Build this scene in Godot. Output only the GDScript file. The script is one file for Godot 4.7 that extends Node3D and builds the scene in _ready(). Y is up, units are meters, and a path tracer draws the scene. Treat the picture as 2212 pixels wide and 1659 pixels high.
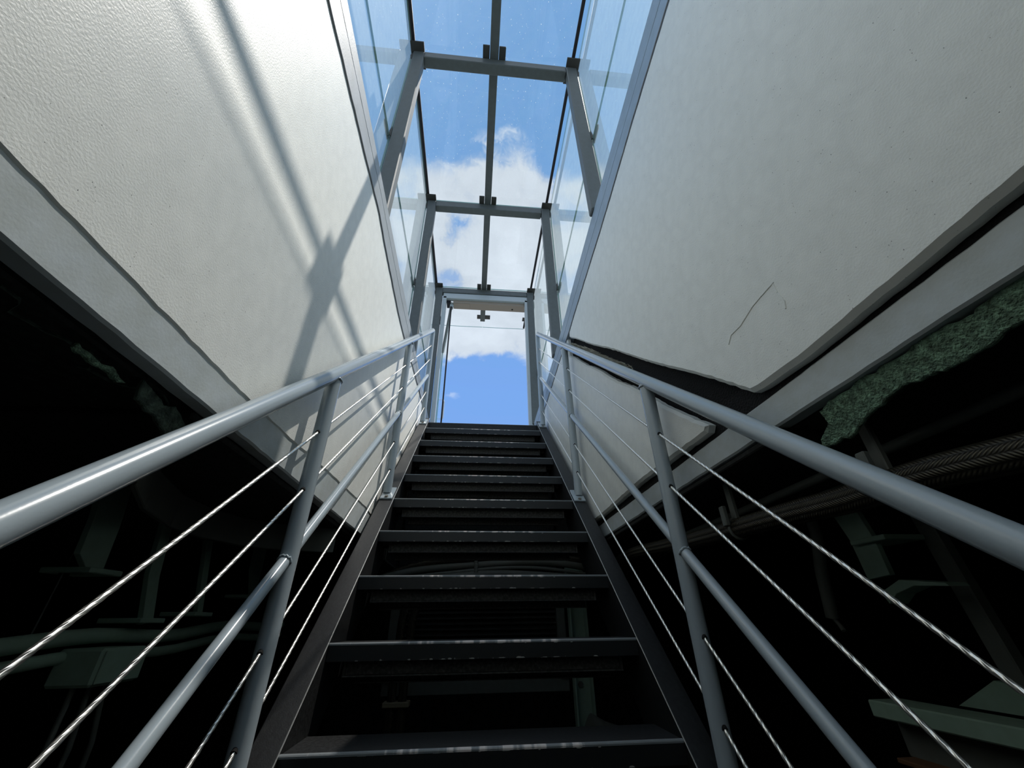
extends Node3D
# A steel stair climbing out of a dark deck compartment through a white plastered hatchway under a glass canopy.
# Units are metres; the top stair nosing is the origin, the stair comes down along +z.

const RISE := 0.19
const GOING := 0.2077
const SLOPE := RISE / GOING
const XW := 0.53                                   # hatchway walls
const XR := 0.484                                   # railing planes
const CEIL := -0.957                                # underside of the deck
const BASE := Basis(Vector3(0.9957015, -0.0121338, 0.0918226), Vector3(-0.0370902, 0.8561851, 0.5153363), Vector3(-0.0848701, -0.5165268, 0.8520547))
const TO_SUN := Vector3(1.0, 2.47, -0.37)

var M := {}
var used := {}
var rng := RandomNumberGenerator.new()


func _ready() -> void:
	rng.seed = 7
	camera_and_sky()
	materials()
	hatch_walls()
	deck_and_room()
	kerbs()
	canopy()
	door()
	staircase()
	railing(-1)
	railing(1)
	below_deck()


# ---------------------------------------------------------------- camera, sky, sun, exposure
func camera_and_sky() -> void:
	var cam := Camera3D.new()
	cam.name = "camera"
	cam.fov = 88.0184
	cam.near = 0.02
	cam.far = 500.0
	cam.transform = Transform3D(BASE, Vector3(-0.055, -1.29, 2.814))
	add_child(cam)
	cam.current = true
	var sun := DirectionalLight3D.new()
	sun.name = "sun"
	sun.light_color = Color(1.0, 0.98, 0.95)
	sun.light_energy = 1.0
	sun.light_angular_distance = 0.53
	sun.shadow_enabled = true
	sun.sky_mode = DirectionalLight3D.SKY_MODE_LIGHT_ONLY
	var z := TO_SUN.normalized()
	var x := Vector3(0, 0, 1).cross(z).normalized()
	sun.transform = Transform3D(Basis(x, z.cross(x), z), Vector3.ZERO)
	add_child(sun)
	var e := Environment.new()
	e.background_mode = Environment.BG_SKY
	e.tonemap_mode = Environment.TONE_MAPPER_LINEAR
	e.tonemap_exposure = 1.55
	e.background_energy_multiplier = 1.0
	e.sdfgi_enabled = true
	e.ssao_enabled = true
	e.ssil_enabled = true
	var pano := PanoramaSkyMaterial.new()
	pano.panorama = ImageTexture.create_from_image(sky_image())
	var sky := Sky.new()
	sky.sky_material = pano
	e.sky = sky
	var we := WorldEnvironment.new()
	we.name = "world"
	we.environment = e
	add_child(we)


# Blue air with a drifting street of broken cloud: a flat cloud layer seen from below, the same everywhere round the sky.
func sky_image() -> Image:
	var w := 3072
	var h := 1536
	var puff := FastNoiseLite.new()
	puff.seed = 37
	puff.noise_type = FastNoiseLite.TYPE_SIMPLEX_SMOOTH
	puff.frequency = 2.6
	puff.fractal_octaves = 6
	puff.fractal_gain = 0.55
	puff.domain_warp_enabled = true
	puff.domain_warp_amplitude = 0.12
	puff.domain_warp_frequency = 2.5
	puff.domain_warp_fractal_octaves = 3
	var broad := FastNoiseLite.new()
	broad.seed = 5
	broad.frequency = 0.7
	broad.fractal_octaves = 2
	var sun := TO_SUN.normalized()
	var zenith := Vector3(0.099, 0.230, 0.446)
	var middle := Vector3(0.130, 0.263, 0.563)
	var low := Vector3(0.38, 0.49, 0.68)
	var data := PackedByteArray()
	data.resize(w * h * 3)
	for row in h:
		var up := (0.5 - (row + 0.5) / h) * PI
		var sy := sin(up)
		var cy := cos(up)
		for col in w:
			var c := Vector3(0.30, 0.34, 0.36)
			if sy > 0.0:
				var a := ((col + 0.5) / w - 0.5) * TAU
				var sx := sin(a) * cy
				var sz := -cos(a) * cy
				var t := sy
				c = low.lerp(middle, smoothstep(0.0, 0.45, t)).lerp(zenith, smoothstep(0.45, 0.98, t))
				var glow := maxf(0.0, sx * sun.x + sy * sun.y + sz * sun.z)
				c += Vector3(0.42, 0.42, 0.38) * pow(glow, 20.0) + Vector3(0.05, 0.06, 0.06) * pow(glow, 5.0)
				if sy > 0.12:
					var k := 1.0 / (sy + 0.08)
					var u := sx * k
					var v := sz * k
					var b := broad.get_noise_2d(u, v)
					var street := 0.5 + 0.5 * cos((v + 0.55 + 0.10 * b) * TAU / 1.45)
					var n := puff.get_noise_2d(u + 0.1, v + 0.1)
					var cover := clampf(smoothstep(0.12, 0.60, street) * 1.25 - 0.55 + n * 1.2 + b * 0.15, 0.0, 1.0)
					cover = smoothstep(0.0, 0.50, cover) * 0.88 * smoothstep(0.12, 0.3, sy)
					var shade := 0.90 + 0.25 * n
					c = c.lerp(Vector3(0.53, 0.58, 0.62) * shade, cover)
			var at := (row * w + col) * 3
			data[at] = int(255.0 * srgb(c.x))
			data[at + 1] = int(255.0 * srgb(c.y))
			data[at + 2] = int(255.0 * srgb(c.z))
	return Image.create_from_data(w, h, false, Image.FORMAT_RGB8, data)


func srgb(x: float) -> float:
	x = clampf(x, 0.0, 1.0)
	return x * 12.92 if x < 0.0031308 else 1.055 * pow(x, 1.0 / 2.4) - 0.055


# ---------------------------------------------------------------- materials
func noise_tex(size: int, freq: float, octaves: int, seed_: int, from: Color, to: Color, kind := FastNoiseLite.TYPE_SIMPLEX_SMOOTH) -> NoiseTexture2D:
	var n := FastNoiseLite.new()
	n.noise_type = kind
	n.seed = seed_
	n.frequency = freq
	n.fractal_octaves = octaves
	var t := NoiseTexture2D.new()
	t.width = size
	t.height = size
	t.seamless = true
	t.noise = n
	var ramp := Gradient.new()
	ramp.set_color(0, from)
	ramp.set_color(1, to)
	t.color_ramp = ramp
	return t


func mat(c: Color, rough: float, metal := 0.0) -> StandardMaterial3D:
	var m := StandardMaterial3D.new()
	m.albedo_color = c
	m.roughness = rough
	m.metallic = metal
	return m


func tri(m: StandardMaterial3D, scale: float, color_tex: Texture2D = null, bump: Texture2D = null, bump_cm := 0.0) -> StandardMaterial3D:
	m.uv1_triplanar = true
	m.uv1_world_triplanar = true
	m.uv1_scale = Vector3.ONE * scale
	if color_tex:
		m.albedo_texture = color_tex
	if bump:
		m.heightmap_enabled = true
		m.heightmap_texture = bump
		m.heightmap_scale = bump_cm
	return m


func materials() -> void:
	var peel := noise_tex(1024, 0.045, 4, 3, Color.BLACK, Color.WHITE)
	var fine := noise_tex(512, 0.12, 3, 9, Color.BLACK, Color.WHITE)
	var blot := noise_tex(512, 0.012, 4, 21, Color(0.94, 0.935, 0.91), Color.WHITE)
	var pitted := ImageTexture.create_from_image(pitted_image())
	var grime := noise_tex(512, 0.03, 5, 33, Color(0.35, 0.35, 0.35), Color.WHITE)
	M.wall = tri(mat(Color(0.94, 0.945, 0.93), 0.42), 4.2, pitted, peel, 0.028)
	M.band = tri(mat(Color(0.76, 0.79, 0.80), 0.4), 3.0, blot, peel, 0.014)
	M.kerb = tri(mat(Color(0.62, 0.645, 0.665), 0.45), 2.0, blot, fine, 0.02)
	M.kerb_blue = tri(mat(Color(0.60, 0.67, 0.74), 0.45), 2.0, blot, fine, 0.02)
	M.tar = tri(mat(Color(0.07, 0.07, 0.075), 0.9), 3.0, grime, peel, 0.25)
	M.foam = tri(mat(Color(0.93, 0.92, 0.88), 0.9), 6.0, blot, fine, 0.3)
	M.sealant = mat(Color(0.50, 0.51, 0.52), 0.5)
	M.paint = tri(mat(Color(0.63, 0.675, 0.70), 0.24), 3.0, null, fine, 0.006)
	M.paint.clearcoat_enabled = true
	M.paint.clearcoat = 0.4
	M.paint.clearcoat_roughness = 0.15
	M.frame = tri(mat(Color(0.385, 0.405, 0.405), 0.5), 3.0, blot, fine, 0.01)
	M.clip = mat(Color(0.26, 0.255, 0.24), 0.6)
	M.seal = mat(Color(0.13, 0.11, 0.13), 0.6)
	M.white_frame = mat(Color(0.74, 0.765, 0.77), 0.4)
	M.cream = mat(Color(0.66, 0.60, 0.54), 0.6)
	M.cable = mat(Color(0.93, 0.92, 0.89), 0.36, 0.9)
	M.steel = mat(Color(0.74, 0.74, 0.73), 0.35, 0.9)
	M.bolt = mat(Color(0.62, 0.61, 0.58), 0.4, 0.8)
	M.hole = mat(Color(0.03, 0.03, 0.03), 0.9)
	M.stringer = tri(mat(Color(0.15, 0.158, 0.162), 0.5), 5.0, grime, fine, 0.02)
	M.tread = tri(mat(Color(0.17, 0.175, 0.175), 0.5), 5.0, grime, fine, 0.02)
	M.pan = tri(mat(Color(0.40, 0.40, 0.385), 0.6), 5.0, grime)
	M.lip = mat(Color.WHITE, 0.38)
	M.lip.albedo_texture = ImageTexture.create_from_image(lip_image())
	M.edge = mat(Color.WHITE, 0.4)
	M.edge.albedo_texture = ImageTexture.create_from_image(edge_image())
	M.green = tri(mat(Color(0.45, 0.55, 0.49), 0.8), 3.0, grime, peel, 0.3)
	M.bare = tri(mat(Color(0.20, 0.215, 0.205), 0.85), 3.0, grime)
	M.flake = tri(mat(Color(0.66, 0.83, 0.70), 0.8), 4.0, grime, peel, 0.5)
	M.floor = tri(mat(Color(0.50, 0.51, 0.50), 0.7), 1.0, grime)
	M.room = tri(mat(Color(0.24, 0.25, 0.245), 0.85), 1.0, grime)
	M.bracket = tri(mat(Color(0.60, 0.71, 0.65), 0.7), 4.0, blot)
	M.dark_metal = tri(mat(Color(0.39, 0.41, 0.395), 0.6), 4.0, blot)
	M.rust = mat(Color(0.42, 0.29, 0.19), 0.9)
	M.box_cream = mat(Color(0.50, 0.47, 0.38), 0.7)
	M.braid = mat(Color(0.38, 0.36, 0.32), 0.45, 0.5)
	M.braid.albedo_texture = ImageTexture.create_from_image(braid_image(false))
	M.braid.heightmap_enabled = true
	M.braid.heightmap_texture = ImageTexture.create_from_image(braid_image(true))
	M.braid.heightmap_scale = 0.15
	# glass: a smooth pane, a film of dust on its outside, and the green of its cut edges
	M.glass = StandardMaterial3D.new()
	M.glass.transparency = BaseMaterial3D.TRANSPARENCY_ALPHA
	M.glass.albedo_color = Color(0.75, 0.9, 0.88, 0.02)
	M.glass.roughness = 0.0
	M.film_roof = film(Color(0.85, 0.90, 0.90), 0.035, 101)
	M.film_side = film(Color(0.92, 0.99, 0.965), 0.42, 202, 0.15)
	M.film_door = film(Color(0.74, 0.86, 0.86), 0.10, 303)
	M.glass_edge = mat(Color(0.55, 0.70, 0.66), 0.3)


func film(c: Color, alpha: float, seed_: int, patchy := 0.7) -> StandardMaterial3D:
	var r := RandomNumberGenerator.new()
	r.seed = seed_
	var n := FastNoiseLite.new()
	n.seed = seed_
	n.frequency = 0.012
	n.fractal_octaves = 4
	var im := Image.create(512, 512, false, Image.FORMAT_RGBA8)
	for y in 512:
		for x in 512:
			im.set_pixel(x, y, Color(1, 1, 1, clampf(alpha * (1.0 + patchy * n.get_noise_2d(x, y)), 0.0, 1.0)))
	for k in 150:                                     # dried drops
		var cx := r.randi_range(6, 505)
		var cy := r.randi_range(6, 505)
		var rad := r.randf_range(0.7, 2.2)
		var a := r.randf_range(0.25, 0.8)
		for y in range(-3, 4):
			for x in range(-3, 4):
				if x * x + y * y * 0.5 <= rad * rad:
					im.set_pixel(cx + x, cy + y, Color(1, 1, 1, maxf(im.get_pixel(cx + x, cy + y).a, a)))
	var m := mat(c, 0.6)
	m.transparency = BaseMaterial3D.TRANSPARENCY_ALPHA
	m.backlight_enabled = true
	m.backlight = Color.WHITE.linear_to_srgb()
	m.albedo_texture = ImageTexture.create_from_image(im)
	return m


func pitted_image() -> Image:                         # white paint with a few pits, nicks and faint blotches
	var g := RandomNumberGenerator.new()
	g.seed = 19
	var n := FastNoiseLite.new()
	n.seed = 3
	n.fractal_octaves = 3
	var im := Image.create(1024, 1024, false, Image.FORMAT_RGB8)
	for y in 1024:
		for x in 1024:
			var a := TAU * x / 1024.0
			var b := TAU * y / 1024.0
			im.set_pixel(x, y, Color(0.985, 0.985, 0.975) * (1.0 + 0.025 * n.get_noise_3d(90.0 * cos(a) + 40.0 * cos(b), 90.0 * sin(a), 90.0 * sin(b) + 40.0 * cos(b))))
	for k in 42:
		var cx := g.randi_range(12, 1010)
		var cy := g.randi_range(12, 1010)
		var rx := g.randf_range(0.8, 3.2)
		var ry := rx * g.randf_range(0.6, 2.2)
		var c := Color(0.42, 0.42, 0.42).lerp(Color(0.75, 0.75, 0.73), g.randf())
		for y in range(-8, 9):
			for x in range(-8, 9):
				if (x / rx) ** 2 + (y / ry) ** 2 < 1.0:
					im.set_pixel(cx + x, cy + y, c)
	return im


func lip_image() -> Image:                            # black paint with chips along both arrises
	var r := RandomNumberGenerator.new()
	r.seed = 41
	var im := Image.create(1024, 64, false, Image.FORMAT_RGB8)
	var base := Color(0.125, 0.135, 0.14)
	for y in 64:
		for x in 1024:
			im.set_pixel(x, y, base * r.randf_range(0.8, 1.15))
	for k in 46:
		var x0 := clampi(int(r.randfn(512, 190)), 10, 1000)
		var low := r.randf() < 0.6
		var y0 := 63 - r.randi_range(0, 2) if low else r.randi_range(0, 5)
		var w := r.randi_range(1, 13)
		var h := r.randi_range(1, 5)
		for y in range(-h, h + 1):
			for x in range(-w, w + 1):
				if (float(x) / w) ** 2 + (float(y) / h) ** 2 < r.randf_range(0.6, 1.0) and y0 + y >= 0 and y0 + y < 64 and x0 + x >= 0 and x0 + x < 1024:
					im.set_pixel(x0 + x, y0 + y, Color(0.62, 0.62, 0.60))
	return im


func edge_image() -> Image:                           # the rubbed front edge of a tread
	var n := FastNoiseLite.new()
	n.seed = 8
	n.frequency = 0.02
	n.fractal_octaves = 4
	var im := Image.create(1024, 8, false, Image.FORMAT_RGB8)
	for x in 1024:
		var t := 1.0 - absf(x - 512.0) / 620.0 + 0.9 * n.get_noise_1d(x)
		for y in 8:
			var c := Color(0.46, 0.48, 0.49).lerp(Color(0.86, 0.82, 0.80), smoothstep(0.75, 1.0, t + 0.3 * n.get_noise_2d(x * 2.0, y * 9.0 + 300.0)))
			im.set_pixel(x, y, c)
	return im


func braid_image(height: bool) -> Image:              # herringbone braid
	var im := Image.create(64, 64, false, Image.FORMAT_RGB8)
	for y in 64:
		for x in 64:
			var s := 1.0 if (x / 16) % 2 == 0 else -1.0
			var p := fposmod((y + s * (x % 16)) / 8.0, 1.0)
			var rope := sin(PI * p) * sin(PI * ((x % 16) + 0.5) / 16.0)
			var g := rope if height else 0.35 + 0.65 * rope
			im.set_pixel(x, y, Color(g, g, g * (1.0 if height else 0.95)))
	return im


# ---------------------------------------------------------------- mesh building
class Shape:
	var v := PackedVector3Array()
	var n := PackedVector3Array()
	var t := PackedVector2Array()

	func face(a: Vector3, b: Vector3, c: Vector3, out: Vector3, ta := Vector2.ZERO, tb := Vector2.ZERO, tc := Vector2.ZERO) -> void:
		var g := (b - a).cross(c - a)
		if g.length_squared() < 1e-18:
			return
		g = g.normalized()
		if g.dot(out) < 0.0:
			g = -g
			v.append_array([a, b, c])
			t.append_array([ta, tb, tc])
		else:
			v.append_array([a, c, b])
			t.append_array([ta, tc, tb])
		n.append_array([g, g, g])

	func quad(a: Vector3, b: Vector3, c: Vector3, d: Vector3, out: Vector3) -> void:
		face(a, b, c, out, Vector2(0, 0), Vector2(1, 0), Vector2(1, 1))
		face(a, c, d, out, Vector2(0, 0), Vector2(1, 1), Vector2(0, 1))

	func smooth(a: Vector3, b: Vector3, c: Vector3, na: Vector3, nb: Vector3, nc: Vector3, ta: Vector2, tb: Vector2, tc: Vector2) -> void:
		if (b - a).cross(c - a).dot(na + nb + nc) < 0.0:
			v.append_array([a, b, c]); n.append_array([na, nb, nc]); t.append_array([ta, tb, tc])
		else:
			v.append_array([a, c, b]); n.append_array([na, nc, nb]); t.append_array([ta, tc, tb])

	# a box with chamfered edges
	func box(at: Vector3, size: Vector3, turn := Basis(), bevel := 0.002) -> void:
		var h := size * 0.5
		var e := minf(bevel, minf(h.x, minf(h.y, h.z)) * 0.6)
		for ax in 3:
			var b1 := (ax + 1) % 3
			var b2 := (ax + 2) % 3
			for s in [-1.0, 1.0]:
				var q := []
				for k in [[-1, -1], [1, -1], [1, 1], [-1, 1]]:
					var p := Vector3.ZERO
					p[ax] = s * h[ax]
					p[b1] = k[0] * (h[b1] - e)
					p[b2] = k[1] * (h[b2] - e)
					q.append(at + turn * p)
				var o := Vector3.ZERO
				o[ax] = s
				quad(q[0], q[1], q[2], q[3], turn * o)
			for s1 in [-1.0, 1.0]:                            # edges along ax
				for s2 in [-1.0, 1.0]:
					var q := []
					for k in [[-1, 0], [1, 0], [1, 1], [-1, 1]]:
						var p := Vector3.ZERO
						p[ax] = k[0] * (h[ax] - e)
						p[b1] = s1 * (h[b1] - (e if k[1] else 0.0))
						p[b2] = s2 * (h[b2] - (0.0 if k[1] else e))
						q.append(at + turn * p)
					var o := Vector3.ZERO
					o[b1] = s1
					o[b2] = s2
					quad(q[0], q[1], q[2], q[3], turn * o)
		for sx in [-1.0, 1.0]:
			for sy in [-1.0, 1.0]:
				for sz in [-1.0, 1.0]:
					var c := Vector3(sx * h.x, sy * h.y, sz * h.z)
					face(at + turn * (c - Vector3(0, sy * e, sz * e)), at + turn * (c - Vector3(sx * e, 0, sz * e)), at + turn * (c - Vector3(sx * e, sy * e, 0)), turn * Vector3(sx, sy, sz))

	# a bar of w x h between two points; up says which way h goes
	func bar(a: Vector3, b: Vector3, w: float, h: float, up := Vector3.UP, bevel := 0.002) -> void:
		var y := (b - a).normalized()
		var x := y.cross(up).normalized()
		box((a + b) * 0.5, Vector3(w, a.distance_to(b), h), Basis(x, y, x.cross(y)), bevel)

	# a tube along points; lobes > 0 makes a twisted rope of that many strands
	func tube(points: Array, r: float, segs := 16, capped := true, lobes := 0, twist := 0.0, vscale := 1.0) -> void:
		var rows := []
		var x := Vector3.ZERO
		var run := 0.0
		for i in points.size():
			var p: Vector3 = points[i]
			var before: Vector3 = points[maxi(i - 1, 0)]
			var after: Vector3 = points[mini(i + 1, points.size() - 1)]
			var d := (after - before).normalized()
			if i == 0:
				x = d.cross(Vector3.UP if absf(d.y) < 0.9 else Vector3.RIGHT).normalized()
			x = (x - d * x.dot(d)).normalized()
			var y := d.cross(x)
			if i > 0:
				run += p.distance_to(before)
			var ring := []
			for k in segs + 1:
				var a := TAU * k / segs
				var rr := r
				var nn := x * cos(a) + y * sin(a)
				if lobes > 0:
					var ph := lobes * a + run * twist
					rr = r * (1.0 + 0.13 * cos(ph))
					nn = (nn + 0.5 * sin(ph) * (-x * sin(a) + y * cos(a)) + d * 0.25 * sin(ph)).normalized()
				ring.append([p + (x * cos(a) + y * sin(a)) * rr, nn, Vector2(float(k) / segs, run * vscale), d])
			rows.append(ring)
		for i in rows.size() - 1:
			for k in segs:
				var a = rows[i][k]
				var b = rows[i][k + 1]
				var c = rows[i + 1][k + 1]
				var e = rows[i + 1][k]
				smooth(a[0], b[0], c[0], a[1], b[1], c[1], a[2], b[2], c[2])
				smooth(a[0], c[0], e[0], a[1], c[1], e[1], a[2], c[2], e[2])
		if capped:
			for s in [0, rows.size() - 1]:
				var o: Vector3 = rows[s][0][3] * (-1.0 if s == 0 else 1.0)
				for k in range(1, segs - 1):
					face(rows[s][0][0], rows[s][k][0], rows[s][k + 1][0], o)

	# a flat outline (points in a plane given by origin and two axes) with depth; the front edge is eased by e
	func plate(outline: PackedVector2Array, origin: Vector3, ax: Vector3, ay: Vector3, depth: Vector3, e := 0.0) -> void:
		var pts := outline
		if Geometry2D.is_polygon_clockwise(pts):
			pts = pts.duplicate()
			pts.reverse()
		var m := pts.size()
		var inner := PackedVector2Array()
		for i in m:
			var d0 := (pts[i] - pts[(i + m - 1) % m]).normalized()
			var d1 := (pts[(i + 1) % m] - pts[i]).normalized()
			var nn := (Vector2(-d0.y, d0.x) + Vector2(-d1.y, d1.x)).normalized()
			inner.append(pts[i] + nn * e)
		var idx := Geometry2D.triangulate_polygon(inner)
		var dn := depth.normalized()
		var at := func(p: Vector2, q: Vector3) -> Vector3: return origin + ax * p.x + ay * p.y + q
		for i in range(0, idx.size(), 3):
			var a: Vector2 = inner[idx[i]]
			var b: Vector2 = inner[idx[i + 1]]
			var c: Vector2 = inner[idx[i + 2]]
			face(at.call(a, Vector3.ZERO), at.call(b, Vector3.ZERO), at.call(c, Vector3.ZERO), -dn)
			face(at.call(pts[idx[i]], depth), at.call(pts[idx[i + 1]], depth), at.call(pts[idx[i + 2]], depth), dn)
		var lip := dn * e
		for i in m:
			var j := (i + 1) % m
			var side := (pts[j] - pts[i]).normalized()
			var o := ax * side.y - ay * side.x
			if e > 0.0:
				quad(at.call(inner[i], Vector3.ZERO), at.call(inner[j], Vector3.ZERO), at.call(pts[j], lip), at.call(pts[i], lip), o - dn)
			quad(at.call(pts[i], lip), at.call(pts[j], lip), at.call(pts[j], depth), at.call(pts[i], depth), o)

	func into(mesh: ArrayMesh) -> void:
		var a := []
		a.resize(Mesh.ARRAY_MAX)
		a[Mesh.ARRAY_VERTEX] = v
		a[Mesh.ARRAY_NORMAL] = n
		a[Mesh.ARRAY_TEX_UV] = t
		mesh.add_surface_from_arrays(Mesh.PRIMITIVE_TRIANGLES, a)


func numbered(called: String, parent: Node) -> String:
	var key := str(parent.get_instance_id()) + called
	used[key] = used.get(key, -1) + 1
	return called if used[key] == 0 else "%s_%03d" % [called, used[key]]


func obj(called: String, s: Shape, m: Material, parent: Node = self) -> MeshInstance3D:
	var mesh := ArrayMesh.new()
	s.into(mesh)
	mesh.surface_set_material(0, m)
	return put(called, mesh, parent)


func put(called: String, mesh: Mesh, parent: Node = self) -> MeshInstance3D:
	var o := MeshInstance3D.new()
	o.name = numbered(called, parent)
	o.mesh = mesh
	parent.add_child(o, true)
	return o


func thing(called: String, label: String, category: String, at := Vector3.ZERO, group := "") -> Node3D:
	var o := Node3D.new()
	o.name = numbered(called, self)
	add_child(o, true)
	o.position = at
	tag(o, label, category, group)
	return o


func tag(o: Node, label: String, category: String, group := "") -> void:
	o.set_meta("label", label)
	o.set_meta("category", category)
	if group:
		o.set_meta("group", group)


func struct(o: Node, label: String, category: String) -> Node:
	tag(o, label, category)
	o.set_meta("kind", "structure")
	return o


# an outline with extra points every step along each side, nudged by a little noise
func rough_outline(pts: Array, step: float, wobble: float, seed_: int) -> PackedVector2Array:
	var n := FastNoiseLite.new()
	n.seed = seed_
	n.frequency = 22.0
	n.fractal_octaves = 3
	var out := PackedVector2Array()
	for i in pts.size():
		var a: Vector2 = pts[i]
		var b: Vector2 = pts[(i + 1) % pts.size()]
		var k := maxi(1, int(a.distance_to(b) / step))
		for j in k:
			var p := a.lerp(b, float(j) / k)
			out.append(p + Vector2(n.get_noise_2d(p.x, p.y), n.get_noise_2d(p.x + 50.0, p.y)) * wobble)
	return out


func grow(pts: PackedVector2Array) -> Array:
	var out := []
	for p in pts:
		out.append(p)
	return out


const LEFT_TOP := [[-0.86, 0.3415], [-0.2466, 0.3394], [-0.0298, 0.3312], [0.1767, 0.3147], [0.4246, 0.295], [0.7963, 0.2548], [0.9718, 0.2486], [1.2713, 0.2661], [1.5191, 0.2857], [1.643, 0.3054], [1.8702, 0.2857], [2.0767, 0.2744], [2.3555, 0.261], [4.1, 0.2589]]
const RIGHT_TOP := [[-0.86, 0.2802], [-0.2485, 0.3059], [0.1313, 0.3233], [0.5007, 0.3449], [0.7676, 0.3521], [0.9523, 0.3685], [1.2602, 0.388], [1.527, 0.4013], [1.7733, 0.4249], [1.9786, 0.4496], [2.2352, 0.4701], [2.3891, 0.4814], [4.1, 0.5984]]
const LEFT_GLASS := [[-0.86, 0.4757], [4.1, 0.5016]]
const RIGHT_GLASS := [[-0.86, 0.4855], [-0.2485, 0.5019], [0.2647, 0.5183], [0.5007, 0.5337], [1.0549, 0.5963], [1.4244, 0.6251], [1.876, 0.6518], [2.3378, 0.6825], [4.1, 0.8037]]


func along(table: Array, z: float) -> float:
	for i in table.size() - 1:
		if z <= table[i + 1][0]:
			return lerpf(table[i][1], table[i + 1][1], (z - table[i][0]) / (table[i + 1][0] - table[i][0]))
	return table[-1][1]


func edge_points(table: Array, off: float, back := false) -> Array:
	var out := []
	for p in table:
		out.append(Vector2(p[0], p[1] + off))
	if back:
		out.reverse()
	return out


# ---------------------------------------------------------------- the hatchway: white walls, coaming bands
func hatch_walls() -> void:
	var low_l := [[-0.86, 0.03], [-0.2, -0.02], [0.72, -0.858], [0.9718, -0.8408], [1.5604, -0.8615], [1.8186, -0.877], [2.0767, -0.8842], [2.593, -0.8821], [4.1, -0.877]]
	var pts := edge_points(LEFT_TOP, 0.0) + edge_points(low_l, 0.0, true)
	var s := Shape.new()
	s.plate(rough_outline(pts, 0.02, 0.0022, 1), Vector3(-XW, 0, 0), Vector3(0, 0, 1), Vector3.UP, Vector3(-0.05, 0, 0), 0.003)
	struct(obj("wall_left", s, M.wall), "tall rough white painted wall left of the stair, crossed by long shadows", "wall")

	# the right wall is two panels with a slot between them that runs parallel to the stair
	var w := Node3D.new()
	w.name = "wall_right"
	add_child(w)
	struct(w, "rough white painted wall right of the stair, cut by a slanted dark slot", "wall")
	var slot_top := func(z: float) -> Vector2: return Vector2(z, -0.8818 * z + 1.0017)
	var slot_low := func(z: float) -> Vector2: return Vector2(z, -0.8878 * z + 0.8544)
	var up := [slot_top.call(0.783), Vector2(0.7932, 0.3521)]
	for p in RIGHT_TOP:
		if p[0] > 0.83:
			up.append(Vector2(p[0], p[1]))
	up += [Vector2(4.1, -0.874), Vector2(2.5944, -0.8764), Vector2(2.2865, -0.8826), Vector2(2.1479, -0.8743), slot_top.call(2.122)]
	for q in range(1, 12):
		var z := lerpf(2.122, 0.783, q / 12.0)
		up.append(slot_top.call(z) + Vector2(0, 0.004 * sin(q * 1.3)))
	s = Shape.new()
	s.plate(rough_outline(up, 0.02, 0.0025, 2), Vector3(XW, 0, 0), Vector3(0, 0, 1), Vector3.UP, Vector3(0.026, 0, 0), 0.009)
	obj("upper_panel", s, M.wall, w)
	var low := [Vector2(0.72, -0.862), Vector2(-0.2, -0.02), Vector2(-0.86, 0.03), Vector2(-0.86, 0.28)]
	for p in RIGHT_TOP:
		if p[0] > -0.8 and p[0] < 0.7:
			low.append(Vector2(p[0], p[1]))
	low.append(Vector2(0.7162, 0.35))
	for q in 13:
		low.append(slot_low.call(lerpf(0.732, 1.9378, q / 12.0)) + Vector2(0, 0.006 * sin(q * 1.7)))
	low += [Vector2(1.9258, -0.876), Vector2(1.4654, -0.8631), Vector2(0.9523, -0.8692)]
	s = Shape.new()
	s.plate(rough_outline(low, 0.02, 0.0025, 3), Vector3(XW, 0, 0), Vector3(0, 0, 1), Vector3.UP, Vector3(0.026, 0, 0), 0.008)
	obj("lower_panel", s, M.wall, w)
	s = Shape.new()
	s.plate(PackedVector2Array([Vector2(0.55, 0.36), Vector2(0.83, 0.36), Vector2(2.27, -0.93), Vector2(1.74, -0.93)]), Vector3(XW + 0.052, 0, 0), Vector3(0, 0, 1), Vector3.UP, Vector3(0.012, 0, 0), 0.0)
	obj("slot_back", s, M.tar, w)
	s = Shape.new()
	s.box(Vector3(XW + 0.043, -0.865, 1.5), Vector3(0.03, 0.075, 5.2), Basis(), 0.002)
	obj("dark_gap", s, M.tar, w)
	# torn insulation left in the upper end of the slot
	var r := RandomNumberGenerator.new()
	r.seed = 77
	s = Shape.new()
	for k in 700:
		var z := lerpf(0.80, 1.55, r.randf())
		var at: Vector2 = slot_low.call(z) + Vector2(0, lerpf(0.082, 0.072, (z - 0.86) / 0.76) + r.randf_range(-0.012, 0.03) * (1.0 - 0.5 * absf(z - 1.1)))
		var p := Vector3(XW + 0.022, at.y, at.x)
		var q := p + Vector3(r.randf_range(-0.04, -0.015), r.randf_range(-0.006, 0.016), r.randf_range(-0.012, 0.012))
		var side := Vector3(0, r.randf_range(0.001, 0.005), r.randf_range(-0.006, 0.006))
		s.face(p - side, p + side, q, Vector3(-1, 0.3, 0))
		s.face(p - side + Vector3(0, 0, 0.006), p + side - Vector3(0, 0, 0.006), q, Vector3(-1, -0.3, 0.4))
	obj("torn_insulation", s, M.foam, w).set_meta("kind", "stuff")
	s = Shape.new()                                          # hairline cracks with lifted lips
	for line in [[[2.2865, -0.7071], [2.2475, -0.7076], [2.2126, -0.7091], [2.1633, -0.7204], [2.1274, -0.7184], [2.11, -0.7327]], [[2.2824, -0.7091], [2.2834, -0.7337], [2.2896, -0.7604], [2.2844, -0.7769]]]:
		for i in line.size() - 1:
			s.bar(Vector3(XW, line[i][1], line[i][0]), Vector3(XW, line[i + 1][1], line[i + 1][0]), 0.0022 if i % 2 else 0.0034, 0.003, Vector3.RIGHT, 0.001)
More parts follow.
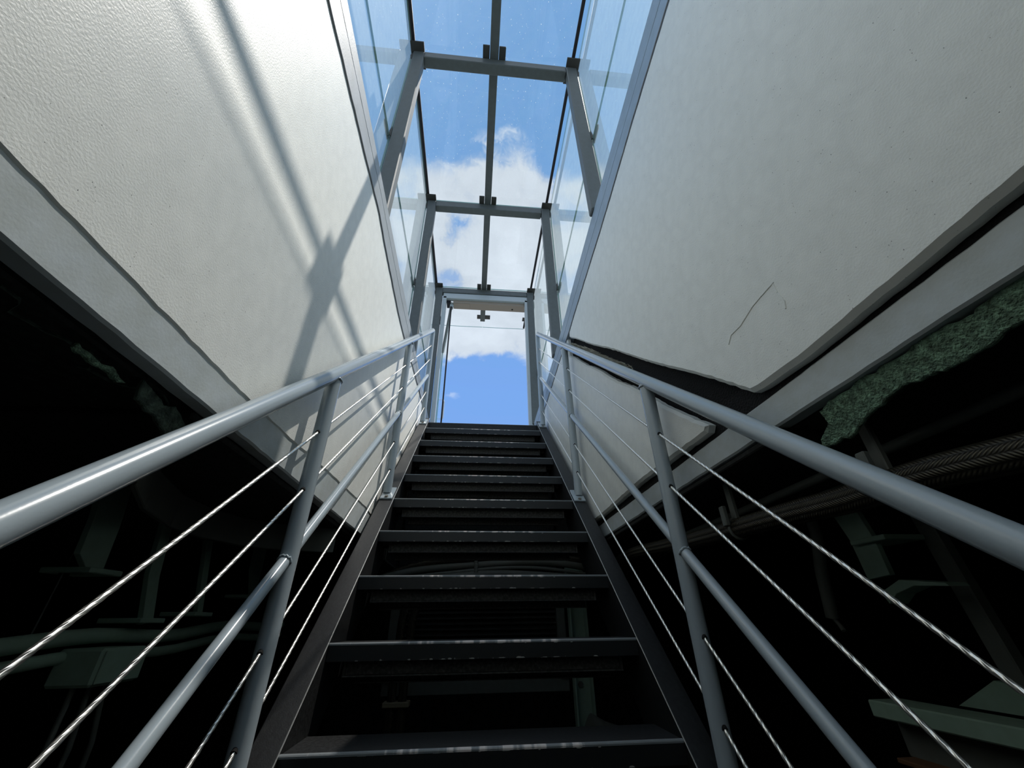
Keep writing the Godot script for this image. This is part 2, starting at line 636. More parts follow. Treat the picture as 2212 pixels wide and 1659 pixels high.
	obj("paint_crack", s, M.wall, w)

	# grey coaming bands under the plaster
	var b := Shape.new()
	b.plate(rough_outline([Vector2(0.72, -0.8), Vector2(4.1, -0.8), Vector2(4.1, CEIL + 0.003), Vector2(0.84, CEIL + 0.003)], 0.03, 0.0015, 4), Vector3(-XW - 0.003, 0, 0), Vector3(0, 0, 1), Vector3.UP, Vector3(-0.03, 0, 0), 0.004)
	struct(obj("trim_1", b, M.band), "grey painted steel coaming band along the lower edge of the left white wall", "trim")
	b = Shape.new()
	b.plate(rough_outline([Vector2(0.78, -0.889), Vector2(4.1, -0.889), Vector2(4.1, CEIL + 0.003), Vector2(0.84, CEIL + 0.003)], 0.03, 0.0015, 5), Vector3(XW + 0.022, 0, 0), Vector3(0, 0, 1), Vector3.UP, Vector3(0.03, 0, 0), 0.004)
	struct(obj("trim_2", b, M.band), "grey painted steel coaming band below the overhanging right white wall", "trim")


func kerbs() -> void:
	for side in [-1, 1]:
		var left: bool = side < 0
		var top: Array = LEFT_TOP if left else RIGHT_TOP
		var glass: Array = LEFT_GLASS if left else RIGHT_GLASS
		var seam := []
		for p in top:
			seam.append([p[0], lerpf(p[1], along(glass, p[0]), 0.62 if left else 0.52)])
		var k := Node3D.new()
		k.name = "trim_3" if left else "trim_4"
		add_child(k)
		struct(k, "pale grey kerb strip between left white wall and glass" if left else "blue grey kerb strip between right white wall and glass", "trim")
		var x: float = side * (XW + 0.003)
		var low := Shape.new()
		low.plate(rough_outline(edge_points(top, 0.0) + edge_points(seam, -0.004, true), 0.04, 0.002, 6), Vector3(x, 0, 0), Vector3(0, 0, 1), Vector3.UP, Vector3(side * 0.15, 0, 0), 0.003)
		obj("kerb_edge", low, M.kerb if left else M.kerb_blue, k)
		var rail := Shape.new()
		rail.plate(rough_outline(edge_points(seam, 0.004) + edge_points(glass, 0.0, true), 0.04, 0.001, 7), Vector3(x + side * 0.002, 0, 0), Vector3(0, 0, 1), Vector3.UP, Vector3(side * 0.15, 0, 0), 0.002)
		obj("glazing_rail", rail, M.kerb if left else M.kerb_blue, k)
		var bead := []
		var n := FastNoiseLite.new()
		n.seed = 60 + side
		n.frequency = 4.0
		for i in 130:
			var z := lerpf(-0.8, 4.0, i / 129.0)
			bead.append(Vector3(side * (XW - 0.001), along(top, z) + 0.006 * n.get_noise_1d(z * 3.0), z))
		var t := Shape.new()
		t.tube(bead, 0.005 if left else 0.003, 8)
		obj("sealant_bead", t, M.sealant, k)


# ---------------------------------------------------------------- deck slab, landing, the compartment below
func deck_and_room() -> void:
	var c := Node3D.new()
	c.name = "ceiling"
	add_child(c)
	struct(c, "dark green deck underside with peeling paint, left and right of the hatchway", "ceiling")
	var top := 0.12
	var s := Shape.new()
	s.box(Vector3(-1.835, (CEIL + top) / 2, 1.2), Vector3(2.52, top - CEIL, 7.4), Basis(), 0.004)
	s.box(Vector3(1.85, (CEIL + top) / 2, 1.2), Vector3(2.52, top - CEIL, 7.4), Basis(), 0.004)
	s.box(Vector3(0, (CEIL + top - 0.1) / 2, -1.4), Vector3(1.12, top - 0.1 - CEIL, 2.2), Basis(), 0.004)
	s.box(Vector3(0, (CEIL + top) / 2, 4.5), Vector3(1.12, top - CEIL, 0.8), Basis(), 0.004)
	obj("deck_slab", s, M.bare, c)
	# paint still clinging to the underside: thin sheets with torn edges
	var sheets := [
		[Vector2(-0.595, 2.615), Vector2(-0.579, 2.45), Vector2(-0.615, 2.388), Vector2(-0.59, 2.316), Vector2(-0.631, 2.265), Vector2(-0.595, 2.203), Vector2(-0.574, 2.183), Vector2(-0.615, 2.121), Vector2(-0.872, 2.08), Vector2(-2.466, 2.183), Vector2(-2.466, 4.239), Vector2(-0.636, 4.239)],
		[Vector2(0.68, 4.239), Vector2(0.629, 2.615), Vector2(0.649, 2.491), Vector2(0.618, 2.409), Vector2(0.659, 2.316), Vector2(0.649, 2.131), Vector2(2.469, 1.977), Vector2(2.469, 4.239)]]
	for k in 2:
		s = Shape.new()
		s.plate(rough_outline(sheets[k], 0.012, 0.03, 20 + k), Vector3(0, CEIL - 0.004, 0), Vector3.RIGHT, Vector3(0, 0, 1), Vector3(0, 0.004, 0), 0.001)
		obj("paint_sheet", s, M.green, c)
	# torn paint hanging from the deck edge: z, y outlines a little behind the coaming bands
	var flakes := [
		[Vector2(3.4, -0.955), Vector2(3.4, -1.03), Vector2(2.63, -1.005), Vector2(2.53, -0.992), Vector2(2.46, -0.997), Vector2(2.38, -1.0), Vector2(2.36, -0.99), Vector2(2.31, -1.002), Vector2(2.24, -1.02), Vector2(2.17, -1.022), Vector2(2.215, -0.985), Vector2(2.22, -0.962), Vector2(2.3, -0.955)],
		[Vector2(2.62, -0.97), Vector2(2.53, -0.975), Vector2(2.47, -0.985), Vector2(2.50, -0.99), Vector2(2.62, -0.985)],
		[Vector2(2.35, -0.972), Vector2(2.26, -0.978), Vector2(2.27, -0.985), Vector2(2.35, -0.98)],
		[Vector2(2.24, -0.965), Vector2(2.14, -0.97), Vector2(2.06, -1.0), Vector2(2.12, -1.015), Vector2(2.18, -0.995), Vector2(2.23, -0.99)]]
	for k in flakes.size():
		s = Shape.new()
		var side := 1.0 if k == 0 else -1.0
		s.plate(rough_outline(flakes[k], 0.005, 0.0085, 30 + k), Vector3(side * (0.566 + 0.3 * (-0.957)) , 0, 0), Vector3(0, 0, 1), Vector3(side * -0.3, 1, 0), Vector3(side * 0.006, 0, 0), 0.0015)
		obj("paint_flake", s, M.green if k == 3 else M.flake, c)
	# the smooth plates nearer the stair foot's far side
	for side in [-1, 1]:
		s = Shape.new()
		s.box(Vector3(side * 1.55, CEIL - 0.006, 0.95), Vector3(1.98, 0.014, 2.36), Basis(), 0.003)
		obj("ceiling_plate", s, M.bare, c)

	s = Shape.new()
	s.box(Vector3(0, -3.2, 1.2), Vector3(5.4, 0.16, 7.4), Basis(), 0.004)
	struct(obj("floor", s, M.floor), "grey steel floor of the compartment below the stair", "floor")
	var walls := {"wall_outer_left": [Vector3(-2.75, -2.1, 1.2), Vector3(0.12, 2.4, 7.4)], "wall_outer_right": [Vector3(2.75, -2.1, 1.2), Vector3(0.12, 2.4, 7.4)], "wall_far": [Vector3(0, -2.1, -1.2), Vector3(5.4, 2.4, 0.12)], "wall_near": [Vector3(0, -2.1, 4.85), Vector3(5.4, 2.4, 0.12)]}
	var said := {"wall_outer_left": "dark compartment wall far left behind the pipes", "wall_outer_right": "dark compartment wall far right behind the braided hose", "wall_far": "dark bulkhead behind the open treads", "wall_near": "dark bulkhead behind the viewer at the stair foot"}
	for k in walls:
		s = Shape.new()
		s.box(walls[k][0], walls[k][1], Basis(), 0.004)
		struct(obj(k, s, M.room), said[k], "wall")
	s = Shape.new()
	s.box(Vector3(0, -0.2, 4.06), Vector3(1.05, 1.5, 0.08), Basis(), 0.006)
	struct(obj("wall_hatch_end", s, M.wall), "white end wall of the hatchway behind the viewer", "wall")
	s = Shape.new()
	s.box(Vector3(0, 0.072, -0.635), Vector3(0.885, 0.09, 0.97), Basis(), 0.004)
	struct(obj("floor_landing", s, M.tread), "black landing plate at the stair head before the open door", "floor")
	s = Shape.new()
	s.box(Vector3(0, -0.02, -1.75), Vector3(5.4, 0.26, 1.46), Basis(), 0.004)
	struct(obj("floor_deck", s, M.kerb), "outer deck beyond the open glass door", "floor")


# ---------------------------------------------------------------- glass canopy
const PORTALS := [3.89, 2.691, 1.491, 0.281, -0.919]
const ROOF_Y := 2.372
const XL := -0.6205
const XRT := 0.603
const CX := -0.026


func pane_mesh(a: Vector3, b: Vector3, c: Vector3, d: Vector3, thick: Vector3, dust: Material) -> ArrayMesh:
	# a, b, c, d: inner face; dust lies on the outer face
	var o := thick.normalized()
	var glass := Shape.new()
	glass.quad(a, b, c, d, -o)
	var film_ := Shape.new()
	film_.quad(a + thick, b + thick, c + thick, d + thick, o)
	var w := a.distance_to(b)
	var h := b.distance_to(c)
	for i in film_.t.size():
		film_.t[i] *= Vector2(w, h) * 1.7
	var edge := Shape.new()
	var mid := (a + b + c + d) / 4.0
	for q in [[a, b], [b, c], [c, d], [d, a]]:
		edge.quad(q[0], q[1], q[1] + thick, q[0] + thick, (q[0] + q[1]) / 2.0 - mid)
	var m := ArrayMesh.new()
	glass.into(m)
	film_.into(m)
	edge.into(m)
	m.surface_set_material(0, M.glass)
	m.surface_set_material(1, dust)
	m.surface_set_material(2, M.glass_edge)
	return m


func joint_y(side: int, z: float) -> float:
	return 1.187 if side < 0 else clampf(1.195 + 0.105 * z, 1.1, 1.6)


func canopy() -> void:
	var t := thing("glass_canopy", "grey steel framed glass canopy over the stair and hatchway", "canopy", Vector3(0, 0.43, 0))
	var up := -t.position
	for i in PORTALS.size():
		var z: float = PORTALS[i]
		for side in [-1, 1]:
			var x: float = (XL + 0.041) if side < 0 else (XRT - 0.04)
			var foot: float = along(LEFT_GLASS if side < 0 else RIGHT_GLASS, z) - 0.002
			var s := Shape.new()
			s.box(up + Vector3(x, (foot + 2.342) / 2, z - 0.005), Vector3(0.082, 2.342 - foot, 0.06), Basis(), 0.006)
			var post := obj("upright", s, M.frame, t)
			# rounded holder plates outside the glass and pointed catches on the inside edge
			s = Shape.new()
			var jy := joint_y(side, z)
			var shape := PackedVector2Array()
			for k in 13:
				var a := -PI / 2 + PI * k / 12.0
				shape.append(Vector2(0.05 + 0.022 * cos(a), 0.022 * sin(a)))
			shape.append_array([Vector2(-0.03, 0.022), Vector2(-0.03, -0.022)])
			s.plate(shape, up + Vector3(x + side * 0.061, jy, z + 0.03), Vector3(0, 0, 1), Vector3.UP, Vector3(side * 0.006, 0, 0), 0.001)
			obj("holder_plate", s, M.frame, post)
			for cy in [jy + 0.03, 2.26]:
				s = Shape.new()
				s.plate(PackedVector2Array([Vector2(0, -0.05), Vector2(0.012, -0.03), Vector2(0.016, 0.01), Vector2(0.006, 0.06), Vector2(0, 0.02)]), up + Vector3(x + side * 0.040, cy, z + 0.022), Vector3(side, 0, 0), Vector3.UP, Vector3(0, 0, -0.006), 0.0005)
				obj("catch", s, M.clip, post)
		var beam := Shape.new()
		beam.box(up + Vector3(CX + 0.015, 2.301, z - 0.012), Vector3(1.06, 0.082, 0.074), Basis(), 0.005)
		var bm := obj("cross_beam", beam, M.frame, t)
		for c in [[XL + 0.03, 0.1], [CX - 0.06, 0.05], [CX + 0.06, 0.05], [XRT - 0.03, 0.1]]:
			var s := Shape.new()
			var inner: bool = c[1] < 0.06
			s.box(up + Vector3(c[0], 2.353, z + (0.032 if inner else -0.005)), Vector3(c[1], 0.014, 0.14 if inner else 0.17), Basis(), 0.002)
			obj("glass_clip", s, M.clip, bm)
	var s := Shape.new()
	s.box(up + Vector3(CX, 2.356, 1.35), Vector3(0.065, 0.024, 5.75), Basis(), 0.003)
	var bar := obj("roof_bar", s, M.frame, t)
	s = Shape.new()
	s.box(up + Vector3(CX + 0.012, 2.355, -1.44), Vector3(0.18, 0.014, 0.075), Basis(), 0.002)
	obj("glass_clip", s, M.clip, bar)
	for side in [-1, 1]:
		s = Shape.new()
		var x: float = -0.618 if side < 0 else 0.570
		s.box(up + Vector3(x, ROOF_Y - 0.004, 1.13), Vector3(0.024, 0.018, 5.57), Basis(), 0.002)
		obj("edge_seal", s, M.seal, t)
	s = Shape.new()
	s.box(up + Vector3(0.552, 2.354, -1.445), Vector3(0.05, 0.014, 0.07), Basis(), 0.002)
	obj("glass_clip", s, M.clip, bar)
	# roof panes, two to each bay, and a last short pair over the door
	var ends := [3.93, 2.691, 1.491, 0.281, -0.919, -1.69]
	for i in 5:
		for half in 2:
			var x0: float = [-0.616, CX + 0.003][half]
			var x1: float = [CX - 0.003, 0.573][half]
			var z0: float = ends[i + 1] + 0.003
			var z1: float = ends[i] - 0.003
			put("roof_pane", pane_mesh(up + Vector3(x0, ROOF_Y, z0), up + Vector3(x1, ROOF_Y, z0), up + Vector3(x1, ROOF_Y, z1), up + Vector3(x0, ROOF_Y, z1), Vector3(0, 0.01, 0), M.film_roof), t)
	# side panes, a lower and an upper one in each bay
	for side in [-1, 1]:
		for i in 4:
			var z0: float = PORTALS[i + 1] + 0.003 - (0.05 if i == 3 else 0.0)
			var z1: float = PORTALS[i] - 0.003
			var x: float = -0.630 if side < 0 else 0.612
			var g: Array = LEFT_GLASS if side < 0 else RIGHT_GLASS
			for upper in 2:
				var ya := [joint_y(side, z0) + 0.0015, joint_y(side, z1) + 0.0015] if upper else [along(g, z0) - 0.05, along(g, z1) - 0.05]
				var yb := [2.369, 2.369] if upper else [joint_y(side, z0) - 0.0015, joint_y(side, z1) - 0.0015]
				put("side_pane", pane_mesh(up + Vector3(x, ya[0], z0), up + Vector3(x, ya[1], z1), up + Vector3(x, yb[1], z1), up + Vector3(x, yb[0], z0), Vector3(side * 0.01, 0, 0), M.film_side), t)
	put("end_pane", pane_mesh(up + Vector3(-0.61, 0.45, 3.93), up + Vector3(0.59, 0.45, 3.93), up + Vector3(0.59, 2.37, 3.93), up + Vector3(-0.61, 2.37, 3.93), Vector3(0, 0, 0.01), M.film_side), t)


func door() -> void:
	var d := Node3D.new()
	d.name = "door_1"
	d.position = Vector3(0, 0.12, -0.93)
	add_child(d)
	struct(d, "open glass door in a pale frame at the head of the stair", "door")
	var o := -d.position
	for side in [-1, 1]:
		var s := Shape.new()
		s.box(o + Vector3(-0.507 if side < 0 else 0.513, 1.16, -0.935), Vector3(0.047, 2.09, 0.06), Basis(), 0.004)
		obj("jamb", s, M.white_frame, d)
		s = Shape.new()
		s.box(o + Vector3(-0.507 if side < 0 else 0.513, 1.16, -0.97), Vector3(0.031, 2.08, 0.02), Basis(), 0.002)
		obj("jamb_stop", s, M.white_frame, d)
	var s := Shape.new()
	s.box(o + Vector3(0, 2.217, -0.935), Vector3(1.05, 0.084, 0.06), Basis(), 0.004)
	obj("lintel", s, M.white_frame, d)
	s = Shape.new()
	s.box(o + Vector3(0.053, 2.162, -0.997), Vector3(0.906, 0.055, 0.115), Basis(), 0.003)
	var closer := obj("lintel_casing", s, M.cream, d)
	s = Shape.new()
	s.box(o + Vector3(-0.297, 2.133, -0.997), Vector3(0.2, 0.006, 0.1), Basis(), 0.001)
	obj("closer_cover", s, M.cream, closer)
	s = Shape.new()
	s.box(o + Vector3(0.342, 2.133, -1.01), Vector3(0.018, 0.006, 0.018), Basis(), 0.001)
	obj("screw", s, M.hole, closer)
	s = Shape.new()
	s.box(o + Vector3(-0.457, 2.16, -0.997), Vector3(0.05, 0.05, 0.1), Basis(), 0.002)
	obj("closer_socket", s, M.seal, closer)
	# the leaf stands open, swung outwards
	var pivot := Vector3(-0.419, 0, -0.98)
	var dir := Vector3(-0.166, 0, -0.986).normalized()
	var nrm := Vector3(-dir.z, 0, dir.x)
	var a := o + pivot + Vector3(0, 0.13, 0)
	var b := a + dir * 1.0
	var high := Vector3(0, 1.985, 0)
	var leaf := put("leaf", pane_mesh(a, b, b + high, a + high, -nrm * 0.01, M.film_door), d)
	var turn := Basis(dir, Vector3.UP, dir.cross(Vector3.UP))
	s = Shape.new()
	s.box(a + high * 0.5 - dir * 0.004 - nrm * 0.005, Vector3(0.008, 1.985, 0.016), turn, 0.001)
	obj("edge_strip", s, M.seal, leaf)
	s = Shape.new()
	s.box((a + b) * 0.5 + high - nrm * 0.005, Vector3(1.0, 0.05, 0.03), turn, 0.003)
	obj("top_rail", s, M.frame, leaf)
	s = Shape.new()
	s.box(a + high + dir * 0.02 + Vector3(0, 0.02, 0), Vector3(0.06, 0.07, 0.045), turn, 0.003)
	obj("pivot_block", s, M.white_frame, leaf)
	var h0 := a + dir * 0.89 + Vector3(0, 0.85, 0)
	s = Shape.new()
	var grip := []
	for p in [[0.0, 0.0], [0.045, 0.0], [0.06, 0.004], [0.068, 0.018], [0.07, 0.04], [0.07, 0.24], [0.068, 0.262], [0.06, 0.276], [0.045, 0.28], [0.0, 0.28]]:
		grip.append(h0 + nrm * p[0] + Vector3(0, p[1], 0))
	s.tube(grip, 0.011, 12)
	obj("pull_handle", s, M.white_frame, leaf)


# ---------------------------------------------------------------- the stair
func nosing(n: int) -> Vector3:
	return Vector3(0, -n * RISE, n * GOING)


func staircase() -> void:
	var t := thing("staircase", "steep open black steel staircase with worn tread edges", "staircase", Vector3(0, -3.12, 3.3))
	var o := -t.position
	var dir := Vector3(0, -RISE, GOING).normalized()
	var nrm := Vector3(0, GOING, RISE).normalized()
	for side in [-1, 1]:
		var a := Vector3(side * 0.4745, 0.17, -0.186)
		var b := Vector3(side * 0.4745, -3.09, 3.378)
		var s := Shape.new()
		s.bar(o + a - nrm * 0.09, o + b - nrm * 0.09, 0.066, 0.18, nrm, 0.003)
		var str_ := obj("stringer", s, M.stringer, t)
		s = Shape.new()                                       # bright rubbed inner arris
		s.bar(o + a + Vector3(-side * 0.0325, 0.0, 0), o + b + Vector3(-side * 0.0325, 0.0, 0), 0.003, 0.003, nrm, 0.0005)
		obj("rubbed_edge", s, M.steel, str_)
	var made := {}
	for n in 16:
		var p := o + nosing(n)
		var tr := MeshInstance3D.new()
		tr.name = "tread" if n == 0 else "tread_%03d" % n
		tr.position = p
		t.add_child(tr, true)
		if made.is_empty():
			var s := Shape.new()
			s.box(Vector3(0, -0.004, -0.085), Vector3(0.882, 0.008, 0.166), Basis(), 0.002)
			s.box(Vector3(0, -0.024, -0.166), Vector3(0.882, 0.04, 0.006), Basis(), 0.002)
			s.box(Vector3(0, -0.041, -0.010), Vector3(0.87, 0.004, 0.016), Basis(), 0.001)
			s.box(Vector3(0, -0.041, -0.158), Vector3(0.87, 0.004, 0.016), Basis(), 0.001)
			made.plate = mesh_of(s, M.tread)
			s = Shape.new()
			s.quad(Vector3(-0.441, -0.003, 0), Vector3(0.441, -0.003, 0), Vector3(0.441, -0.043, 0), Vector3(-0.441, -0.043, 0), Vector3(0, 0, 1))
			s.quad(Vector3(-0.441, -0.043, 0), Vector3(0.441, -0.043, 0), Vector3(0.441, -0.043, -0.005), Vector3(-0.441, -0.043, -0.005), Vector3(0, -1, 0))
			s.quad(Vector3(-0.441, -0.008, -0.005), Vector3(0.441, -0.008, -0.005), Vector3(0.441, -0.043, -0.005), Vector3(-0.441, -0.043, -0.005), Vector3(0, 0, -1))
			made.lip = mesh_of(s, M.lip)
			s = Shape.new()                                     # eased front edge
			var rows := [[-0.009, 0.0006], [-0.004, 0.0004], [-0.0012, -0.0006], [0.0002, -0.0028], [0.0003, -0.006]]
			for i in 4:
				var a := Vector3(-0.441, rows[i][1], rows[i][0])
				var b := Vector3(-0.441, rows[i + 1][1], rows[i + 1][0])
				var w := Vector3(0.882, 0, 0)
				s.quad(a, a + w, b + w, b, Vector3(0, 1.0 - i * 0.3, 0.1 + i * 0.3))
			made.edge = mesh_of(s, M.edge)
			s = Shape.new()
			s.box(Vector3(0, -0.061, -0.046), Vector3(0.80, 0.034, 0.006), Basis(), 0.002)
			s.box(Vector3(0, -0.0795, -0.040), Vector3(0.80, 0.004, 0.016), Basis(), 0.001)
			s.box(Vector3(0, -0.030, -0.050), Vector3(0.80, 0.03, 0.006), Basis(), 0.001)
			s.box(Vector3(0, -0.075, -0.112), Vector3(0.76, 0.05, 0.006), Basis(), 0.002)
			s.box(Vector3(0, -0.1, -0.106), Vector3(0.76, 0.004, 0.016), Basis(), 0.001)
			for e in [-1.0, 1.0]:
				s.box(Vector3(e * 0.397, -0.05, -0.075), Vector3(0.008, 0.06, 0.075), Basis(), 0.001)
				s.box(Vector3(e * 0.42, -0.03, -0.085), Vector3(0.035, 0.035, 0.006), Basis(), 0.001)
			made.pan = mesh_of(s, M.pan)
		tr.mesh = made.plate
		put("front_lip", made.lip, tr)
		put("worn_edge", made.edge, tr)
		put("under_pan", made.pan, tr)


func mesh_of(s: Shape, m: Material) -> ArrayMesh:
	var mesh := ArrayMesh.new()
	s.into(mesh)
	mesh.surface_set_material(0, m)
	return mesh


# ---------------------------------------------------------------- railings
func rail_y(h: float, z: float) -> float:
	return -SLOPE * z + h * (0.955 + 0.0235 * z)


func railing(side: int) -> void:
	var which := "left" if side < 0 else "right"
	var t := thing("stair_railing", "grey blue tubular stair railing with wire cables on the %s of the stair" % which, "railing", Vector3(side * XR, -1.6, 1.75), "pair of stair railings")
	var o := -t.position
	var x := side * XR
	var posts := [-0.1, 0.80, 1.757, 2.72]
	var h_rail := 0.975 if side < 0 else 0.992
	var h_mid := 0.466 if side < 0 else 0.485
	var h_cables := [0.790, 0.632, 0.290, 0.136] if side < 0 else [0.812, 0.655, 0.303, 0.142]
	# top rail: bends down into the newel at the head of the stair
	var pts := []
	var zt := -0.1
	var yt := rail_y(h_rail, zt)
	pts.append(o + Vector3(x, -SLOPE * zt + 0.01, zt))
	pts.append(o + Vector3(x, yt - 0.05, zt))
	for k in 7:
		var a := lerpf(0.0, 1.0, k / 6.0)
		var p0 := Vector3(x, yt - 0.045, zt)
		var p1 := Vector3(x, yt + 0.006, zt + 0.001)
		var p2 := Vector3(x, rail_y(h_rail, zt + 0.04), zt + 0.04)
		pts.append(o + p0.lerp(p1, a).lerp(p1.lerp(p2, a), a))
	for k in range(1, 30):
		var z := lerpf(zt + 0.04, 3.3, k / 29.0)
		pts.append(o + Vector3(x, rail_y(h_rail, z), z))
	var s := Shape.new()
	s.tube(pts, 0.0205, 28)
	obj("top_rail", s, M.paint, t)
	var dir := Vector3(0, -RISE, GOING).normalized()
	var nrm := Vector3(0, GOING, RISE).normalized()
	var turn := Basis(Vector3.RIGHT, nrm, dir * -1.0)
	for i in posts.size():
		var z: float = posts[i]
		var foot := Vector3(x, -SLOPE * z, z)
		var pm: MeshInstance3D
		s = Shape.new()
		if i == 0:                                              # the newel is the rail itself; a short socket at its foot
			s.tube([o + foot + Vector3(0, 0.002, 0), o + foot + Vector3(0, 0.03, 0)], 0.0212, 20)
			pm = obj("newel_socket", s, M.paint, t)
		else:
			s.tube([o + foot + Vector3(0, 0.003, 0), o + Vector3(x, rail_y(h_rail, z) - 0.014, z)], 0.0205, 24)
			pm = obj("post", s, M.paint, t)
			s = Shape.new()
			weld(s, o + Vector3(x, rail_y(h_rail, z) - 0.024, z), Vector3.UP, 0.021, 90 + i)
			obj("weld", s, M.paint, pm)
		s = Shape.new()
		s.box(o + Vector3(side * 0.477, foot.y, z) + nrm * 0.004, Vector3(0.058, 0.008, 0.115), turn, 0.0015)
		obj("base_plate", s, M.paint, pm)
		for e in [-1, 1]:
			s = Shape.new()
			var c: Vector3 = o + Vector3(side * 0.477, foot.y, z) + dir * e * 0.043
			s.tube([c + nrm * 0.006, c + nrm * 0.0095], 0.010, 16)
			s.tube([c + nrm * 0.0095, c + nrm * 0.015], 0.0075, 6)
			obj("bolt", s, M.bolt, pm)
		for h in h_cables:                # drilled eyes for the cables
			if i > 0:
				s = Shape.new()
				var hz := z + 0.0203
				var c := o + Vector3(x, rail_y(h, hz), hz)
				s.tube([c - dir * 0.006, c + dir * 0.0012], 0.0062, 12)
				obj("cable_eye", s, M.hole, pm)
	# middle rail in lengths between the posts
	for i in posts.size():
		var z0: float = posts[i] + 0.016
		var z1: float = posts[i + 1] - 0.016 if i + 1 < posts.size() else 3.3
		s = Shape.new()
		s.tube([o + Vector3(x, rail_y(h_mid, z0), z0), o + Vector3(x, rail_y(h_mid, z1), z1)], 0.0135, 20)
		var mid := obj("middle_rail", s, M.paint, t)
		s = Shape.new()
		weld(s, o + Vector3(x, rail_y(h_mid, z0), z0) + dir * 0.004, dir, 0.0138, 50 + i)
		obj("weld", s, M.paint, mid)
	for h in h_cables:
		var z0 := posts[0] + 0.02 as float
		var line := []
		var count := 700
		for k in count + 1:
			var z := lerpf(z0, 3.1, float(k) / count)
			line.append(o + Vector3(x, rail_y(h, z), z))
		s = Shape.new()
		s.tube(line, 0.0036, 12, true, 6, 330.0)
		var c := obj("wire_cable", s, M.cable, t)
		s = Shape.new()
		var a := o + Vector3(x, rail_y(h, z0), z0)
		s.tube([a - dir * 0.002, a + dir * 0.008], 0.0085, 14)
		s.tube([a + dir * 0.008, a + dir * 0.045], 0.0058, 14)
		obj("end_fitting", s, M.steel, c)


func weld(s: Shape, at: Vector3, axis: Vector3, r: float, seed_: int) -> void:
	var g := RandomNumberGenerator.new()
	g.seed = seed_
	var x := axis.cross(Vector3.RIGHT).normalized()
	var y := axis.cross(x)
	var ring := []
	for k in 33:
		var a := TAU * k / 32.0
		ring.append(at + (x * cos(a) + y * sin(a)) * (r + (g.randf_range(-0.001, 0.0015) if k % 32 else 0.0)) + axis * (g.randf_range(-0.002, 0.002) if k % 32 else 0.0))
	s.tube(ring, 0.0034, 8, false)


